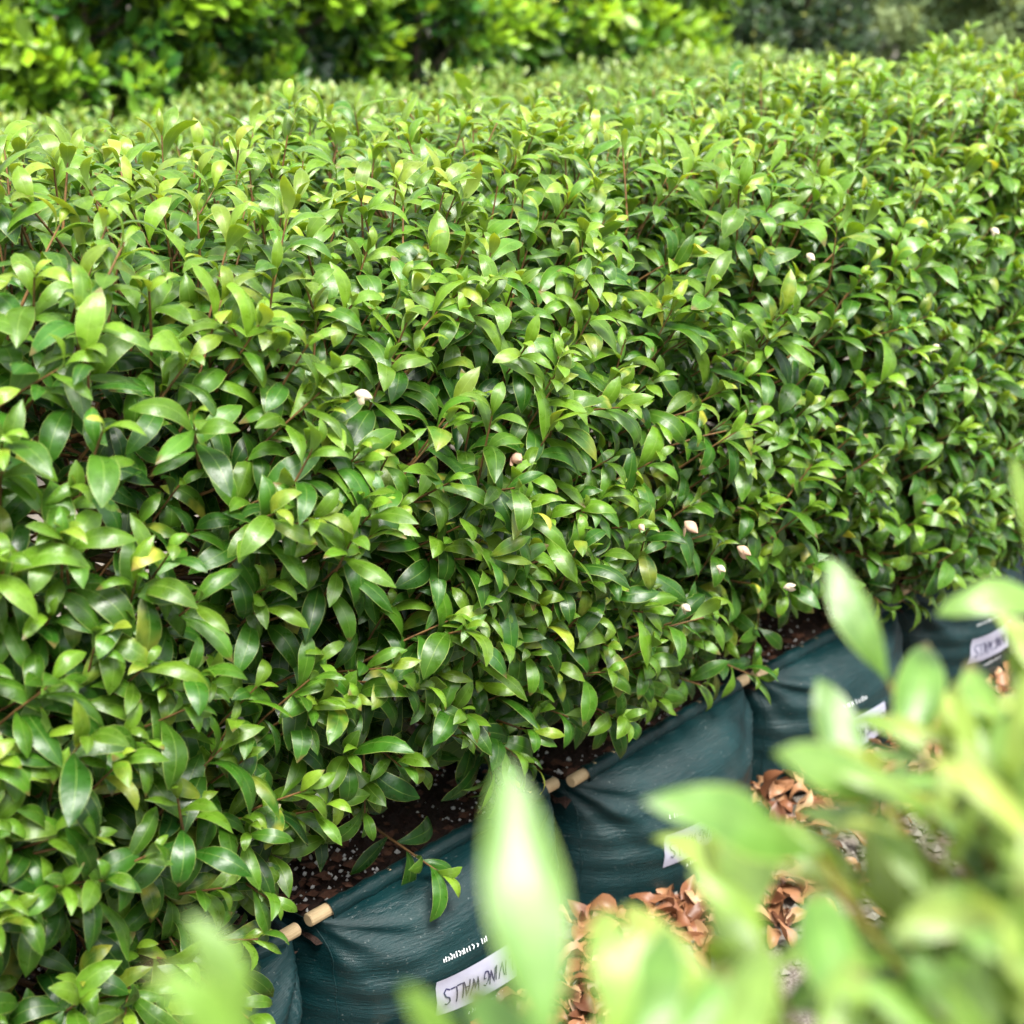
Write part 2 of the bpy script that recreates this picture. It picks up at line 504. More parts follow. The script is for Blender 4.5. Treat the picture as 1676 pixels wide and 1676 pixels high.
def fill_hedge(tab, tubes, x0, x1, section, dens, size, young, center, top, per=9, amp=0.035, slope=0.0):
    """section: polyline of (y, z, density factor) round the hedge; shoots are scattered over that skin."""
    seg = []
    for (y0, z0, w0), (y1, z1, w1) in zip(section[:-1], section[1:]):
        ln = math.hypot(y1 - y0, z1 - z0)
        seg.append((y0, z0, y1, z1, ln, (w0 + w1) / 2, (-(z1 - z0) / ln, (y1 - y0) / ln)))
    for (y0, z0, y1, z1, ln, w, (ny, nz)) in seg:
        cnt = int(ln * (x1 - x0) * dens * w)
        for _ in range(cnt):
            x = rng.uniform(x0, x1); t = rng.random()
            y = y0 + (y1 - y0) * t; z = z0 + (z1 - z0) * t
            off = wob(x, y, z) * amp + rng.gauss(0, 0.022)
            if rng.random() < 0.33:
                off -= rng.uniform(0.05, 0.17)
            py, pz = y + ny * off, z + nz * off
            if pz > 0.8:
                pz -= slope * max(0.0, min(1.0, (x - 1.3) / 0.9)) * (pz - 0.8) * 2
            up = 0.62 if nz < 0.5 else 0.35
            s = np.array([rng.gauss(0, .33), ny * 0.85 + rng.gauss(0, .22), nz * 0.85 + up + rng.gauss(0, .22)])
            low = max(0.0, 1 - (z - section[0][1]) / 0.25) if ny < -0.5 else 0
            s[2] -= low * 0.75
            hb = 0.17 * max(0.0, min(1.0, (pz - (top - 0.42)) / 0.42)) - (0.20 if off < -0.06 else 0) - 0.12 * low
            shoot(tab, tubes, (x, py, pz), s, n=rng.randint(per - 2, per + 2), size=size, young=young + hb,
                  inner=(x + rng.gauss(0, .08), center[0], pz * 0.75 + center[1] * 0.25 - 0.08))

# ------------------------------------------------------------------ leaf tables
# main hedge, growing in the bags
MAIN_TOP = 1.335
SEC_MAIN = [(1.61, 0.38, 0.8), (1.50, 0.455, 1.0), (1.43, 0.75, 1.05), (1.44, 1.02, 1.05), (1.53, 1.20, 1.05), (1.68, 1.295, 1.05),
            (2.0, MAIN_TOP, 1.0), (2.40, 1.325, 0.9), (2.56, 1.21, 0.5), (2.60, 0.80, 0.35), (2.55, 0.42, 0.25)]
tab_m = Table(); tw_m = Tubes(4)
SEC_LOW = [(1.52, 0.30, 1.0), (1.44, 0.40, 1.1)] + SEC_MAIN[2:]
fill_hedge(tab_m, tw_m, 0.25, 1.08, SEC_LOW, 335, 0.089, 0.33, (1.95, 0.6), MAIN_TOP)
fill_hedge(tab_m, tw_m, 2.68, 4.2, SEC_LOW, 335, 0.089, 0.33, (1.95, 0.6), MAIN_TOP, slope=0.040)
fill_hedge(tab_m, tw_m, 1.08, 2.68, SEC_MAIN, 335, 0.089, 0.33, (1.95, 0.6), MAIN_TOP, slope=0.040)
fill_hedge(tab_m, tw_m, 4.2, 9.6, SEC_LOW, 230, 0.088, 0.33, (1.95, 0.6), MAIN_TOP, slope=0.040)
# inner leaves
tab_i = Table()
for _ in range(9000):
    x = rng.uniform(0.25, 8.0); y = rng.uniform(1.56, 2.38); z = rng.uniform(0.40, 1.14)
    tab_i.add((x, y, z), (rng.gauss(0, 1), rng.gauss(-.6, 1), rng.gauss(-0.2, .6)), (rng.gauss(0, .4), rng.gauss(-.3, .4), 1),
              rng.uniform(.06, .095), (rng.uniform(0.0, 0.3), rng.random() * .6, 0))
# low shoots that hang over the bag rims
for (x, y, z, dx, dy, dz, n) in [(1.46, 1.50, 0.30, .10, -1, -.25, 8), (1.02, 1.40, 0.33, .1, -1, -.3, 9), (0.9, 1.43, .40, 0, -1, -.1, 9),
                                 (2.25, 1.47, 0.36, .25, -1, -.25, 9), (2.12, 1.50, 0.38, .2, -1, -.1, 8), (1.98, 1.50, 0.40, 0, -1, -.2, 9), (2.85, 1.46, .34, .2, -1, -.3, 9), (3.1, 1.45, .33, 0, -1, -.3, 9), (3.4, 1.45, .34, .1, -1, -.3, 9),
                                 (2.55, 1.50, .44, .2, -1, -.3, 9), (1.10, 1.45, .45, .1, -1, -.2, 9), (1.6, 1.48, .46, .1, -1, -.3, 9), (0.8, 1.40, .3, 0, -1, -.3, 9)]:
    shoot(tab_m, tw_m, (x, y, z), (dx, dy, dz), n=n, size=0.090, young=0.30, inner=(x, 1.75, 0.36))
inst_m = tab_m.done(); inst_i = tab_i.done()

# hedge on the near side of the path
NEAR_TOP = 1.235
SEC_NEAR = [(0.37, 0.40, 0.5), (0.36, 0.9, 0.8), (0.33, 1.10, 1.15), (0.27, 1.20, 1.2), (0.14, NEAR_TOP, 1.2), (-0.2, NEAR_TOP, 0.8), (-0.38, 1.15, 0.4), (-0.42, 0.6, 0.25)]
SEC_NEAR = [(y, z, w) for (y, z, w) in SEC_NEAR]
rng.seed(77)
tab_f = Table(); tw_f = Tubes(5)
def flip(sec):
    return [(y, z, w) for (y, z, w) in reversed(sec)]
fill_hedge(tab_f, tw_f, 0.12, 0.50, flip([(y - (.015 if y > 0 else 0), z, w) for y, z, w in SEC_NEAR]), 300, 0.088, 0.52, (0.02, 0.6), NEAR_TOP, amp=0.02)
fill_hedge(tab_f, tw_f, 0.50, 3.2, flip([(y + (.04 if y > 0 else 0), z + (.03 if z > 1 else 0), w) for y, z, w in SEC_NEAR]), 440, 0.088, 0.52, (0.02, 0.6), NEAR_TOP, amp=0.02)
NEAR_LEAVES = [  # base, tip of the leaves that stand out along the path side of the near hedge
    ((0.347, 0.303, 1.280), (0.396, 0.371, 1.340), 0.45, 1.02), ((0.783, 0.417, 1.229), (0.790, 0.473, 1.286), 0.5, 1.05),
    ((0.598, 0.348, 1.224), (0.509, 0.402, 1.264), 0.55, 1.0), ((0.863, 0.350, 1.266), (0.799, 0.393, 1.275), 0.6, 1.2),
    ((0.924, 0.394, 1.267), (0.902, 0.423, 1.334), 0.8, 1.1), ((0.546, 0.338, 1.189), (0.523, 0.375, 1.242), 0.8, 1.0),
    ((0.656, 0.321, 1.234), (0.587, 0.372, 1.276), 0.65, 1.0), ((0.257, 0.352, 1.304), (0.232, 0.366, 1.338), 0.6, 1.3),
    ((0.306, 0.423, 1.244), (0.302, 0.449, 1.285), 0.6, 1.2), ((0.388, 0.305, 1.249), (0.412, 0.333, 1.289), 0.7, 1.2),
    ((0.349, 0.348, 1.249), (0.325, 0.361, 1.285), 0.6, 1.2), ((0.748, 0.388, 1.191), (0.820, 0.411, 1.257), 0.5, 1.0),
    ((0.463, 0.310, 1.233), (0.438, 0.346, 1.249), 0.85, 1.3), ((0.717, 0.325, 1.217), (0.765, 0.357, 1.258), 0.6, 1.2),
    ((0.675, 0.365, 1.208), (0.700, 0.414, 1.255), 0.45, 1.1),
    ((0.384, 0.304, 1.238), (0.452, 0.333, 1.255), 0.50, 1.08), ((0.423, 0.287, 1.224), (0.494, 0.310, 1.237), 0.70, 1.08), ((0.360, 0.305, 1.250), (0.369, 0.364, 1.261), 0.55, 1.08), ((0.448, 0.275, 1.224), (0.469, 0.334, 1.232), 0.62, 1.08), ((0.511, 0.272, 1.200), (0.561, 0.327, 1.228), 0.50, 1.08), ((0.481, 0.275, 1.204), (0.537, 0.291, 1.228), 0.70, 1.08), ((0.396, 0.291, 1.238), (0.444, 0.298, 1.261), 0.55, 1.08)]
for a, b, ag, k in NEAR_LEAVES:
    a = np.array(a); b = np.array(b); l = b - a
    tab_f.add(a, l, (-0.35, -0.3, 0.9), np.linalg.norm(l) * k, (ag, rng.uniform(.5, 1), 0))
    st = norm(l) * 0.4 + np.array([0, 0.3, 0.8])
    tw_f.add([a, a - st * 0.03, a - st * 0.09 + np.array([0, -0.02, 0]), a - np.array([0, 0.1, 0.22])], [0.0014, 0.0019, 0.0024, 0.0034])
inst_f = tab_f.done()

# second clipped hedge beyond the first
SEC_TWO = [(4.10, 0.5, 0.4), (4.06, 0.9, 0.8), (4.12, 1.02, 1.0), (4.26, 1.065, 1.1), (4.90, 1.07, 1.0), (5.06, 1.0, 0.5), (5.10, 0.6, 0.3)]
rng.seed(78)
tab_s = Table(); tw_s = Tubes(3)
fill_hedge(tab_s, tw_s, 1.6, 7.2, SEC_TWO, 190, 0.070, 0.42, (4.58, 0.5), 1.12)
inst_s = tab_s.done()

# which leaves show most (only to decide which ones stay separate objects)
def show_scores(sets):
    G = 300
    zb = np.full(G * G, 1e9); proj = []
    for ls, inst in sets:
        V = ls.world(inst, np.arange(len(inst['sc'])))
        sel = np.arange(V.shape[1])
        Q = V[:, sel] - CAM
        z = Q @ FWD
        zs = np.maximum(z, 0.05)
        u = 0.5 + FPX * (Q @ RGT) / zs; v = 0.5 - FPX * (Q @ UPV) / zs
        ok = (z > 0.1) & (u > 0) & (u < 1) & (v > 0) & (v < 1)
        cell = np.where(ok, (np.clip(v, 0, .9999) * G).astype(int) * G + (np.clip(u, 0, .9999) * G).astype(int), 0)
        np.minimum.at(zb, cell[ok], z[ok])
        proj.append((ok, cell, z, inst['sc']))
    res = []
    for ok, cell, z, sc in proj:
        vis = ok & (z < zb[cell] + 0.012)
        res.append(vis.mean(1) * (sc / np.maximum(z.min(1), 0.2)) ** 2)
    return res
score_f, score_m, score_s = show_scores([(LS_mid, inst_f), (LS_mid, inst_m), (LS_far, inst_s)])

def plant_leaves(root, inst, score, near_set, far_set, material, nparts, far_dist):
    order = np.argsort(-score)
    parts = order[:nparts]
    for i in parts:
        near_set.single('leaf', inst, i, material, root)
    rest = np.setdiff1d(np.arange(len(score)), parts)
    dist = np.linalg.norm(inst['pos'][rest] - CAM, axis=1)
    near = rest[dist < far_dist]; far = rest[dist >= far_dist]
    # one mesh for the rest
    Vs, Fs, UVs, Ts, n = [], [], [], [], 0
    for ls, idx in ((near_set, near), (far_set, far)):
        if not len(idx):
            continue
        V = ls.world(inst, idx); c, k = V.shape[:2]
        Vs.append(V.reshape(-1, 3)); Fs.append(((ls.faces[None] + (np.arange(c) * k)[:, None]).ravel() + n))
        UVs.append(np.tile(ls.uv, (c, 1))); Ts.append(np.repeat(inst['tint'][idx], k, 0)); n += c * k
    V = np.concatenate(Vs) - np.array(root.location)
    me = raw_mesh('foliage', V, np.concatenate(Fs), 4, np.concatenate(UVs), np.concatenate(Ts))
    return link('foliage', me, material, root, 'stuff')

# ------------------------------------------------------------------ ground
def grid_ground():
    xs = np.concatenate([[-120, -30, -8], np.linspace(-3, 12, 76), [20, 60, 200]])
    ys = np.concatenate([[-120, -30, -8], np.linspace(-3, 9, 61), [16, 50, 200]])
    V = np.array([(x, y, 0.006 * math.sin(x * 3.1 + y * 1.7) + 0.004 * math.sin(x * 7 - y * 9) - 0.01) for y in ys for x in xs])
    nx = len(xs); F = []
    for j in range(len(ys) - 1):
        for i in range(nx - 1):
            a = j * nx + i
            F += [a, a + 1, a + nx + 1, a + nx]
    return raw_mesh('ground', V, F, 4)
link('ground', grid_ground(), M_ground, None, 'structure')

# ------------------------------------------------------------------ planter bags
BS, BX0 = 0.57, 1.26
RIM_Y, RIM_Z, HY, BULGE = 1.575, 0.265, 0.2, 0.125
CY = RIM_Y + HY

def sup(ph, e):
    c, s = math.cos(ph), math.sin(ph)
    r = (abs(c) ** e + abs(s) ** e) ** (-1.0 / e)
    return r * c, r * s

def bag_point(ph, v, seed, out=0.0):
    """Local point of the bag skin; v = 0 rim .. 1 ground. Origin: middle of the bag on the ground."""
    c1, s1 = sup(ph, 14); c2, s2 = sup(ph, 2.6)
    pr = (1 - (1 - v) ** 4.0) ** 0.55
    pr *= 1 - 0.12 * v ** 3
    front = max(0.0, -s2)
    bulx = 1.0 - 0.012
    hx = BS / 2
    x1, y1 = c1 * hx * 0.955, s1 * HY
    x2, y2 = c2 * hx * bulx, s2 * (HY + (BULGE if s2 < 0 else 0.05))
    x = x1 + (x2 - x1) * pr; y = y1 + (y2 - y1) * pr
    z = RIM_Z * (1 - v) + 0.0
    # sag of the rim cloth, gathers that run out of the dowel ends, and slack creases
    dx = hx * 0.955 - abs(x); dz = RIM_Z - z
    if s2 < 0:
        r = math.hypot(dx, dz); an = math.atan2(dz, dx + 1e-6)
        w = math.exp(-((r - 0.06) / 0.085) ** 2) * min(1, v * 8)
        disp = 0.015 * w * math.sin(an * 13 + seed * 1.7 + (0.9 if x > 0 else 0)) * (0.6 + 0.4 * math.sin(an * 5 + seed))
        disp += 0.0035 * math.sin(v * 34 + 2.2 * math.sin(x * 11 + seed) + seed) * math.sin(math.pi * v) * (0.4 + 0.6 * math.exp(-(dx / 0.13) ** 2))
        disp += 0.006 * math.sin(x * 9 + seed * 2.3) * math.sin(v * 5 + seed) * math.sin(math.pi * v)
        disp += out
        y -= disp * max(0.35, front); x += disp * 0.25 * (1 if x > 0 else -1) * (1 - front)
    return (x, y, z)

rng.seed(79)
def bag_mesh(seed):
    NP, NV = 180, 44
    phs = []
    for i in range(NP):
        phs.append(2 * math.pi * i / NP)
    V = []
    for j in range(NV + 1):
        v = (j / NV) ** 1.35
        for ph in phs:
            V.append(bag_point(ph, v, seed))
    F = []
    for j in range(NV):
        for i in range(NP):
            a = j * NP + i; b = j * NP + (i + 1) % NP
            F += [a, a + NP, b + NP, b]
    return raw_mesh('fabric_wall', V, F, 4)

def cyl(p0, p1, r, n=14, bev=0.0016):
    p0, p1 = np.array(p0, float), np.array(p1, float); t = norm(p1 - p0)
    a, b = ortho(t)
    rows = [(p0, r - bev), (p0 + t * bev, r), (p1 - t * bev, r), (p1, r - bev)]
    V, F, tot = [], [], []
    for p, rr in rows:
        for k in range(n):
            an = 2 * math.pi * k / n
            V.append(p + (a * math.cos(an) + b * math.sin(an)) * rr)
    for i in range(3):
        for k in range(n):
            F += [i * n + k, i * n + (k + 1) % n, (i + 1) * n + (k + 1) % n, (i + 1) * n + k]; tot.append(4)
    F += list(range(n))[::-1]; tot.append(n)
    F += [3 * n + k for k in range(n)]; tot.append(n)
    me = raw_mesh('dowel', V, F, tot, smooth=False)
    return me

LET = {'L': [[(0, 1), (0.02, 0), (.62, .03)]], 'I': [[(.3, 1), (.33, 0)]], 'V': [[(0, 1), (.36, 0), (.75, 1.05)]],
       'N': [[(0, 0), (.03, 1), (.58, .02), (.62, 1)]], 'G': [[(.66, .85), (.4, 1), (.1, .75), (.02, .4), (.2, .05), (.5, 0), (.66, .2), (.66, .45), (.36, .45)]],
       'W': [[(0, 1), (.2, 0), (.45, .75), (.68, 0), (.95, 1.05)]], 'A': [[(0, 0), (.34, 1), (.66, 0)], [(.14, .36), (.54, .36)]],
       'S': [[(.58, .88), (.34, 1), (.06, .82), (.14, .58), (.48, .44), (.6, .2), (.36, 0), (.02, .12)]]}
WID = {'L': .66, 'I': .5, 'V': .8, 'N': .74, 'G': .78, 'W': 1.05, 'A': .76, 'S': .72, ' ': .45}

def tag_patch(seed, ph0, ph1, v0, v1, out, n=(10, 5)):
    V = [bag_point(ph0 + (ph1 - ph0) * i / n[0], v0 + (v1 - v0) * j / n[1], seed, out) for j in range(n[1] + 1) for i in range(n[0] + 1)]
    F = []
    w = n[0] + 1
    for j in range(n[1]):
        for i in range(n[0]):
            a = j * w + i
            F += [a, a + w, a + w + 1, a + 1]
    return raw_mesh('tag', V, F, 4)

def strokes_mesh(name, strokes, surf, width):
    """Ribbon strokes given in tag coordinates (a, b) in 0..1, laid on surf(a, b)."""
    V, F = [], []
    for st in strokes:
        pts = []
        for (a0, b0), (a1, b1) in zip(st[:-1], st[1:]):
            for k in range(3):
                pts.append((a0 + (a1 - a0) * k / 3, b0 + (b1 - b0) * k / 3))
        pts.append(st[-1])
        n0 = len(V)
        for i, (a, b) in enumerate(pts):
            q = pts[min(i + 1, len(pts) - 1)]; p = pts[max(i - 1, 0)]
            ta, tb = (q[0] - p[0]) * 2.2, (q[1] - p[1])
            ln = math.hypot(ta, tb) + 1e-9
            na, nb = -tb / ln / 2.2, ta / ln
            V.append(surf(a + na * width, b + nb * width)); V.append(surf(a - na * width, b - nb * width))
        for i in range(len(pts) - 1):
            a = n0 + 2 * i
            F += [a, a + 1, a + 3, a + 2]
    return raw_mesh(name, V, F, 4)

def soil_mesh(seed):
    r = random.Random(seed)
    nx, ny = 44, 30; V = []; F = []
    for j in range(ny + 1):
        for i in range(nx + 1):
            x = (i / nx - .5) * BS * 0.94; y = (j / ny - .5) * HY * 1.93
            ed = min(1, min(i, nx - i) / 4, min(j, ny - j) / 3)
            V.append((x, y, RIM_Z - 0.042 + 0.022 * ed + r.uniform(-.006, .006) + 0.008 * math.sin(x * 17 + seed)))
    for j in range(ny):
        for i in range(nx):
            a = j * (nx + 1) + i
            F += [a, a + 1, a + nx + 2, a + nx + 1]
    return raw_mesh('soil', V, F, 4)

def grains(name, count, place, size, seed, flat=1.0):
    r = random.Random(seed); V = []; F = []
    oc = [(1, 0, 0), (-1, 0, 0), (0, 1, 0), (0, -1, 0), (0, 0, 1), (0, 0, -1)]
    of = [(0, 2, 4), (2, 1, 4), (1, 3, 4), (3, 0, 4), (2, 0, 5), (1, 2, 5), (3, 1, 5), (0, 3, 5)]
    for _ in range(count):
        p = place(r); s = r.uniform(*size); n0 = len(V); an = r.uniform(0, 6.28); c, sn = math.cos(an), math.sin(an)
        for (x, y, z) in oc:
            k = s * r.uniform(.6, 1.25)
            X, Y, Z = x * k, y * k * r.uniform(.5, 1), z * k * flat
            V.append((p[0] + X * c - Y * sn, p[1] + X * sn + Y * c, p[2] + Z))
        for f in of:
            F += [n0 + i for i in f]
    return raw_mesh(name, np.array(V), F, 3, smooth=False)

BAG_LABELS = {
    -2: 'green planter bag row end hidden under drooping hedge leaves',
    -1: 'green woven planter bag mostly covered by hedge leaves hanging over its rim',
    0: 'dark green woven planter bag with upside-down LIVING WALLS tag in full view',
    1: 'dark green planter bag with shiny bulging shoulder, neighbour of the one with the full tag',
    2: 'creased dark green planter bag just past the shiny bulging one',
    3: 'dark green planter bag with white tag half hidden behind the near hedge',
    4: 'dark green planter bag beyond the half hidden tag, under the far hedge end'}
STROKE_ROOT = {}
for bi in range(-2, 5):
    bx = BX0 + BS * (bi + 0.5)
    seed = bi * 3.1 + 7
    bag = thing('planter_bag', BAG_LABELS[bi], 'planter bag', (bx, CY, 0), 'planter bags along the hedge row')
    link('fabric_wall', bag_mesh(seed), M_fabric, bag)
    for sgn in (-1, 1):
        jy = rng.uniform(-.008, .010); jz = rng.uniform(-.003, .006); tilt = rng.uniform(-.006, .006)
        y = sgn * HY + jy
        a = (-BS / 2 + 0.004 + rng.uniform(0, .012), y + tilt, RIM_Z + 0.004 + jz); b = (BS / 2 - 0.004 - rng.uniform(0, .012), y - tilt, RIM_Z + 0.004 + jz)
        dme = cyl(a, b, 0.0108)
        link('dowel', dme, M_wood, bag)
        hem = Tubes(14)
        n = 46
        ts = np.linspace(0.066, 0.934, n)
        pts = np.array(a)[None] + (np.array(b) - np.array(a))[None] * ts[:, None]
        rad = [0.0142 + 0.0016 * math.sin(t * 90 + seed) * math.sin(t * 37) + 0.0022 * math.exp(-((min(t, 1 - t) - .066) / .02) ** 2) + rng.uniform(-.0006, .0006) for t in ts]
        pts[:, 2] -= 0.002
        hem.add(pts, rad)
        hem.build('hem', M_fabric, bag)
    soil = link('soil', soil_mesh(seed), M_soil, bag)
    top = lambda r: (r.uniform(-.26, .26), r.uniform(-.175, .175), RIM_Z - 0.019 + r.uniform(-.004, .006))
    link('perlite', grains('perlite', 520, top, (0.001, 0.0058), int(seed * 10)), M_perlite, soil, 'stuff')
    link('bark_mulch', grains('bark_mulch', 380, top, (0.004, 0.019), int(seed * 10) + 1, 0.35), M_bark, soil, 'stuff')
    # vertical seam near the bag's end
    seam = Tubes(5)
    seam.add([bag_point(math.radians(217), v, seed, 0.001) for v in np.linspace(0.05, 1, 24)], [0.0009] * 24)
    seam.build('seam', M_fabric, bag)
    if bi >= -1:
        p0, p1, v0, v1 = math.radians(244.5), math.radians(277), 0.47, 0.72
        tilt = rng.uniform(-.02, .02)
        tag = link('tag', tag_patch(seed, p0, p1, v0, v1, 0.0022), M_tag, bag)
        surf = lambda a, b, o=0.0034: bag_point(p0 + (p1 - p0) * a, v1 + (v0 - v1) * b, seed, o)
        st = []; cx = 0.0; tot = sum(WID[c] for c in 'LIVING WALLS')
        for ch in 'LIVING WALLS':
            for s in LET.get(ch, []):
                # the tag hangs upside down: turn the lettering by half a turn
                st.append([(1 - (0.06 + 0.88 * (cx + x) / tot), 1 - (0.30 + 0.44 * y + 0.02 * math.sin(cx * 3))) for x, y in s])
            cx += WID[ch]
        link('lettering', strokes_mesh('lettering', st, surf, 0.016), M_ink, tag)
        r2 = random.Random(int(seed * 7))
        for row, (bb, a0, a1) in enumerate(((1.42, 0.10, 0.62), (-0.28, 0.35, 0.8))):
            a = a0; pr = []
            while a < a1:
                h = r2.uniform(.07, .14)
                if r2.random() < .5:
                    pr.append([(a, bb), (a + .004, bb + h)])
                else:
                    pr.append([(a, bb), (a + .018, bb + h * .5), (a, bb + h)])
                a += r2.uniform(.022, .04) + (.03 if r2.random() < .2 else 0)
            link('small_print', strokes_mesh('small_print', pr, surf, 0.012), M_print, tag)

# ------------------------------------------------------------------ hedges
def trunks(root, xs, y, base, top, r0, seed):
    r = random.Random(seed)
    for x in xs:
        t = Tubes(8)
        dx, dy = r.uniform(-.06, .06), r.uniform(-.06, .06)
        zs = np.linspace(base, top, 6)
        t.add([(x + dx * k / 5 + r.uniform(-.008, .008), y + dy * k / 5, z) for k, z in enumerate(zs)], np.linspace(r0, r0 * .4, 6))
        for _ in range(7):
            z = r.uniform(base + .08, top - .35); a = r.uniform(0, 6.28); l = r.uniform(.16, .28)
            p = np.array((x, y, z)); d = np.array((math.cos(a), math.sin(a), .75))
            t.add([p, p + d * l * .5 + np.array((0, 0, -.02)), p + d * l], [r0 * .42, r0 * .3, r0 * .18])
        o = t.build('trunk', M_trunk, root)

hedge = thing('clipped_hedge', 'long glossy green clipped hedge growing out of the row of planter bags', 'hedge')
trunks(hedge, [BX0 + BS * k + o for k in range(-2, 5) for o in (.14, .42)] + [4.3 + .3 * k for k in range(17)], 1.8, 0.22, 1.1, 0.011, 5)
tw_m.build('twig_mass', M_twig, hedge, 'stuff')
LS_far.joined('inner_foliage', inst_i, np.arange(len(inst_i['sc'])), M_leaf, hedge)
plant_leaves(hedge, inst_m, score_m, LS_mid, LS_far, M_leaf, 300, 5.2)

near = thing('near_hedge', 'bright lime green blurred hedge across the path from the planter bags', 'hedge')
trunks(near, [0.3 * k + .1 for k in range(11)], 0.02, -0.02, 1.05, 0.012, 6)
tw_f.build('twig_mass', M_shoot, near, 'stuff')
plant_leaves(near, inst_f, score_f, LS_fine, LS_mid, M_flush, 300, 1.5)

second = thing('clipped_hedge', 'second low flat-topped hedge between the long hedge and the tall shrubs', 'hedge')
trunks(second, [1.8 + .35 * k for k in range(16)], 4.58, -0.02, .9, 0.012, 7)
tw_s.build('twig_mass', M_twig, second, 'stuff')
plant_leaves(second, inst_s, score_s, LS_far, LS_far, M_flush, 160, 9)

# flower buds on the long hedge: (place, size, white)
def bud(p, size, white, d):
    me_v, F = [], []
    d = norm(np.array(d, float)); a, b = ortho(d)
    n, m = 8, 7
    prof = [0.12, .62, .95, 1.0, .82, .5, .08]
    for i, w in enumerate(prof):
        c = d * (i / (m - 1)) * size * 2.1
        for k in range(n):
            an = 2 * math.pi * k / n
            w2 = w * (1 + 0.10 * math.cos(3 * an)) * size * 0.62
            me_v.append(c + a * math.cos(an) * w2 + b * math.sin(an) * w2)
    for i in range(m - 1):
        for k in range(n):
            F += [i * n + k, i * n + (k + 1) % n, (i + 1) * n + (k + 1) % n, (i + 1) * n + k]
    o = link('flower_bud', raw_mesh('flower_bud', np.array(me_v), F, 4), M_white_petal if white else M_petal, hedge)
    o.location = p
    # one loosened petal beside the bud
    t = Table(); t.add((0, 0, 0), d + a * .45 + b * .2, a, size * 2.3, (0, 0, 0))
    ins = t.done()
    V = LS_laurel.world(ins, np.array([0]))[0]
    pm = raw_mesh('petal', V, LS_laurel.faces, 4, LS_laurel.uv)
    link('petal', pm, M_petal if not white else M_white_petal, o)
BUDS = []   # filled below from the sampled skin of the hedge
for (x, y, z, s, w) in [(1.50, 1.385, 0.985, .010, 0), (1.86, 1.36, .80, .011, 0), (2.02, 1.37, .71, .010, 0), (1.86, 1.36, .66, .008, 1), (2.62, 1.37, .93, .009, 1),
                        (2.95, 1.44, 1.10, .009, 1), (2.15, 1.36, .60, .008, 1), (1.76, 1.37, .82, .006, 0), (3.1, 1.38, .95, .009, 1), (1.25, 1.42, 1.12, .009, 1),
                        (3.5, 1.46, 1.12, .010, 1), (2.3, 1.45, 1.14, .008, 1), (1.95, 1.36, .70, .007, 1)]:
    bud((x, y, z), s * 1.3, w, (rng.gauss(0, .4), -1, rng.uniform(-.4, .5)))

# ------------------------------------------------------------------ dry leaves on the path
rng.seed(80)
tab_d = Table()
def dry(x, y, z):
    tab_d.add((x, y, z), (rng.gauss(0, 1), rng.gauss(0, 1), rng.gauss(0, .25)), (rng.gauss(0, .5), rng.gauss(0, .5), 1),
              rng.uniform(.045, .085), (rng.random() ** 0.9, rng.random(), 0))
nd = 0
while nd < 1500:
    x = rng.uniform(0.7, 4.6); g = abs(rng.gauss(0, .10))
    ph = ((x - BX0) / BS) % 1.0
    edge = CY - HY - BULGE * (max(0.0, 1 - abs(2 * ph - 1) ** 3)) * 0.9
    y = edge - 0.02 - g
    h = 0.075 * math.exp(-g / .10) * (0.55 + .45 * math.sin(x * 5 + 1)) * (1.3 if 1.7 < x < 2.7 else .8)
    dry(x, y, max(0.006, rng.uniform(.15, 1) * h)); nd += 1
for _ in range(70):
    dry(rng.uniform(.8, 5), rng.uniform(.55, 1.4), .006)
inst_d = tab_d.done()
sc_d = show_scores([(LS_mid, inst_f), (LS_dry, inst_d)])[1]
order = np.argsort(-sc_d)
for i in order[:220]:
    o = LS_dry.single('dry_leaf', inst_d, i, M_dry, None)
    px, py, pz = inst_d['pos'][i]; ti = inst_d['tint'][i][0]
    hue = 'dark brown' if ti < .33 else ('russet brown' if ti < .68 else 'pale tan')
    bk = int(math.floor((px - BX0) / BS))
    spot = 'lying out on the gravel path' if py < 1.3 else {0: 'at the foot of the bag with the full tag', 1: 'at the foot of the shiny bulging bag',
            2: 'at the foot of the creased bag'}.get(bk, 'beside the bags far along the row' if bk > 2 else 'beside the bag under drooping hedge leaves')
    o['label'] = 'curled ' + hue + ' dry leaf ' + spot
    o['category'] = 'dry leaf'
    o['group'] = 'dry leaves along the bags'
lit = LS_dry.joined('leaf_litter', inst_d, order[220:], M_dry, None)
lit['label'] = 'loose scatter of small brown fallen leaves along the path edge'
lit['category'] = 'leaf litter'
gr = link('gravel', grains('gravel', 5200, lambda r: (r.uniform(.5, 5.2), r.uniform(.35, 1.5), r.uniform(-.006, .004)), (.004, .014), 77, .7), M_stone, None, 'stuff')
gr['label'] = 'pale grey gravel of the path between the hedges'
gr['category'] = 'gravel'

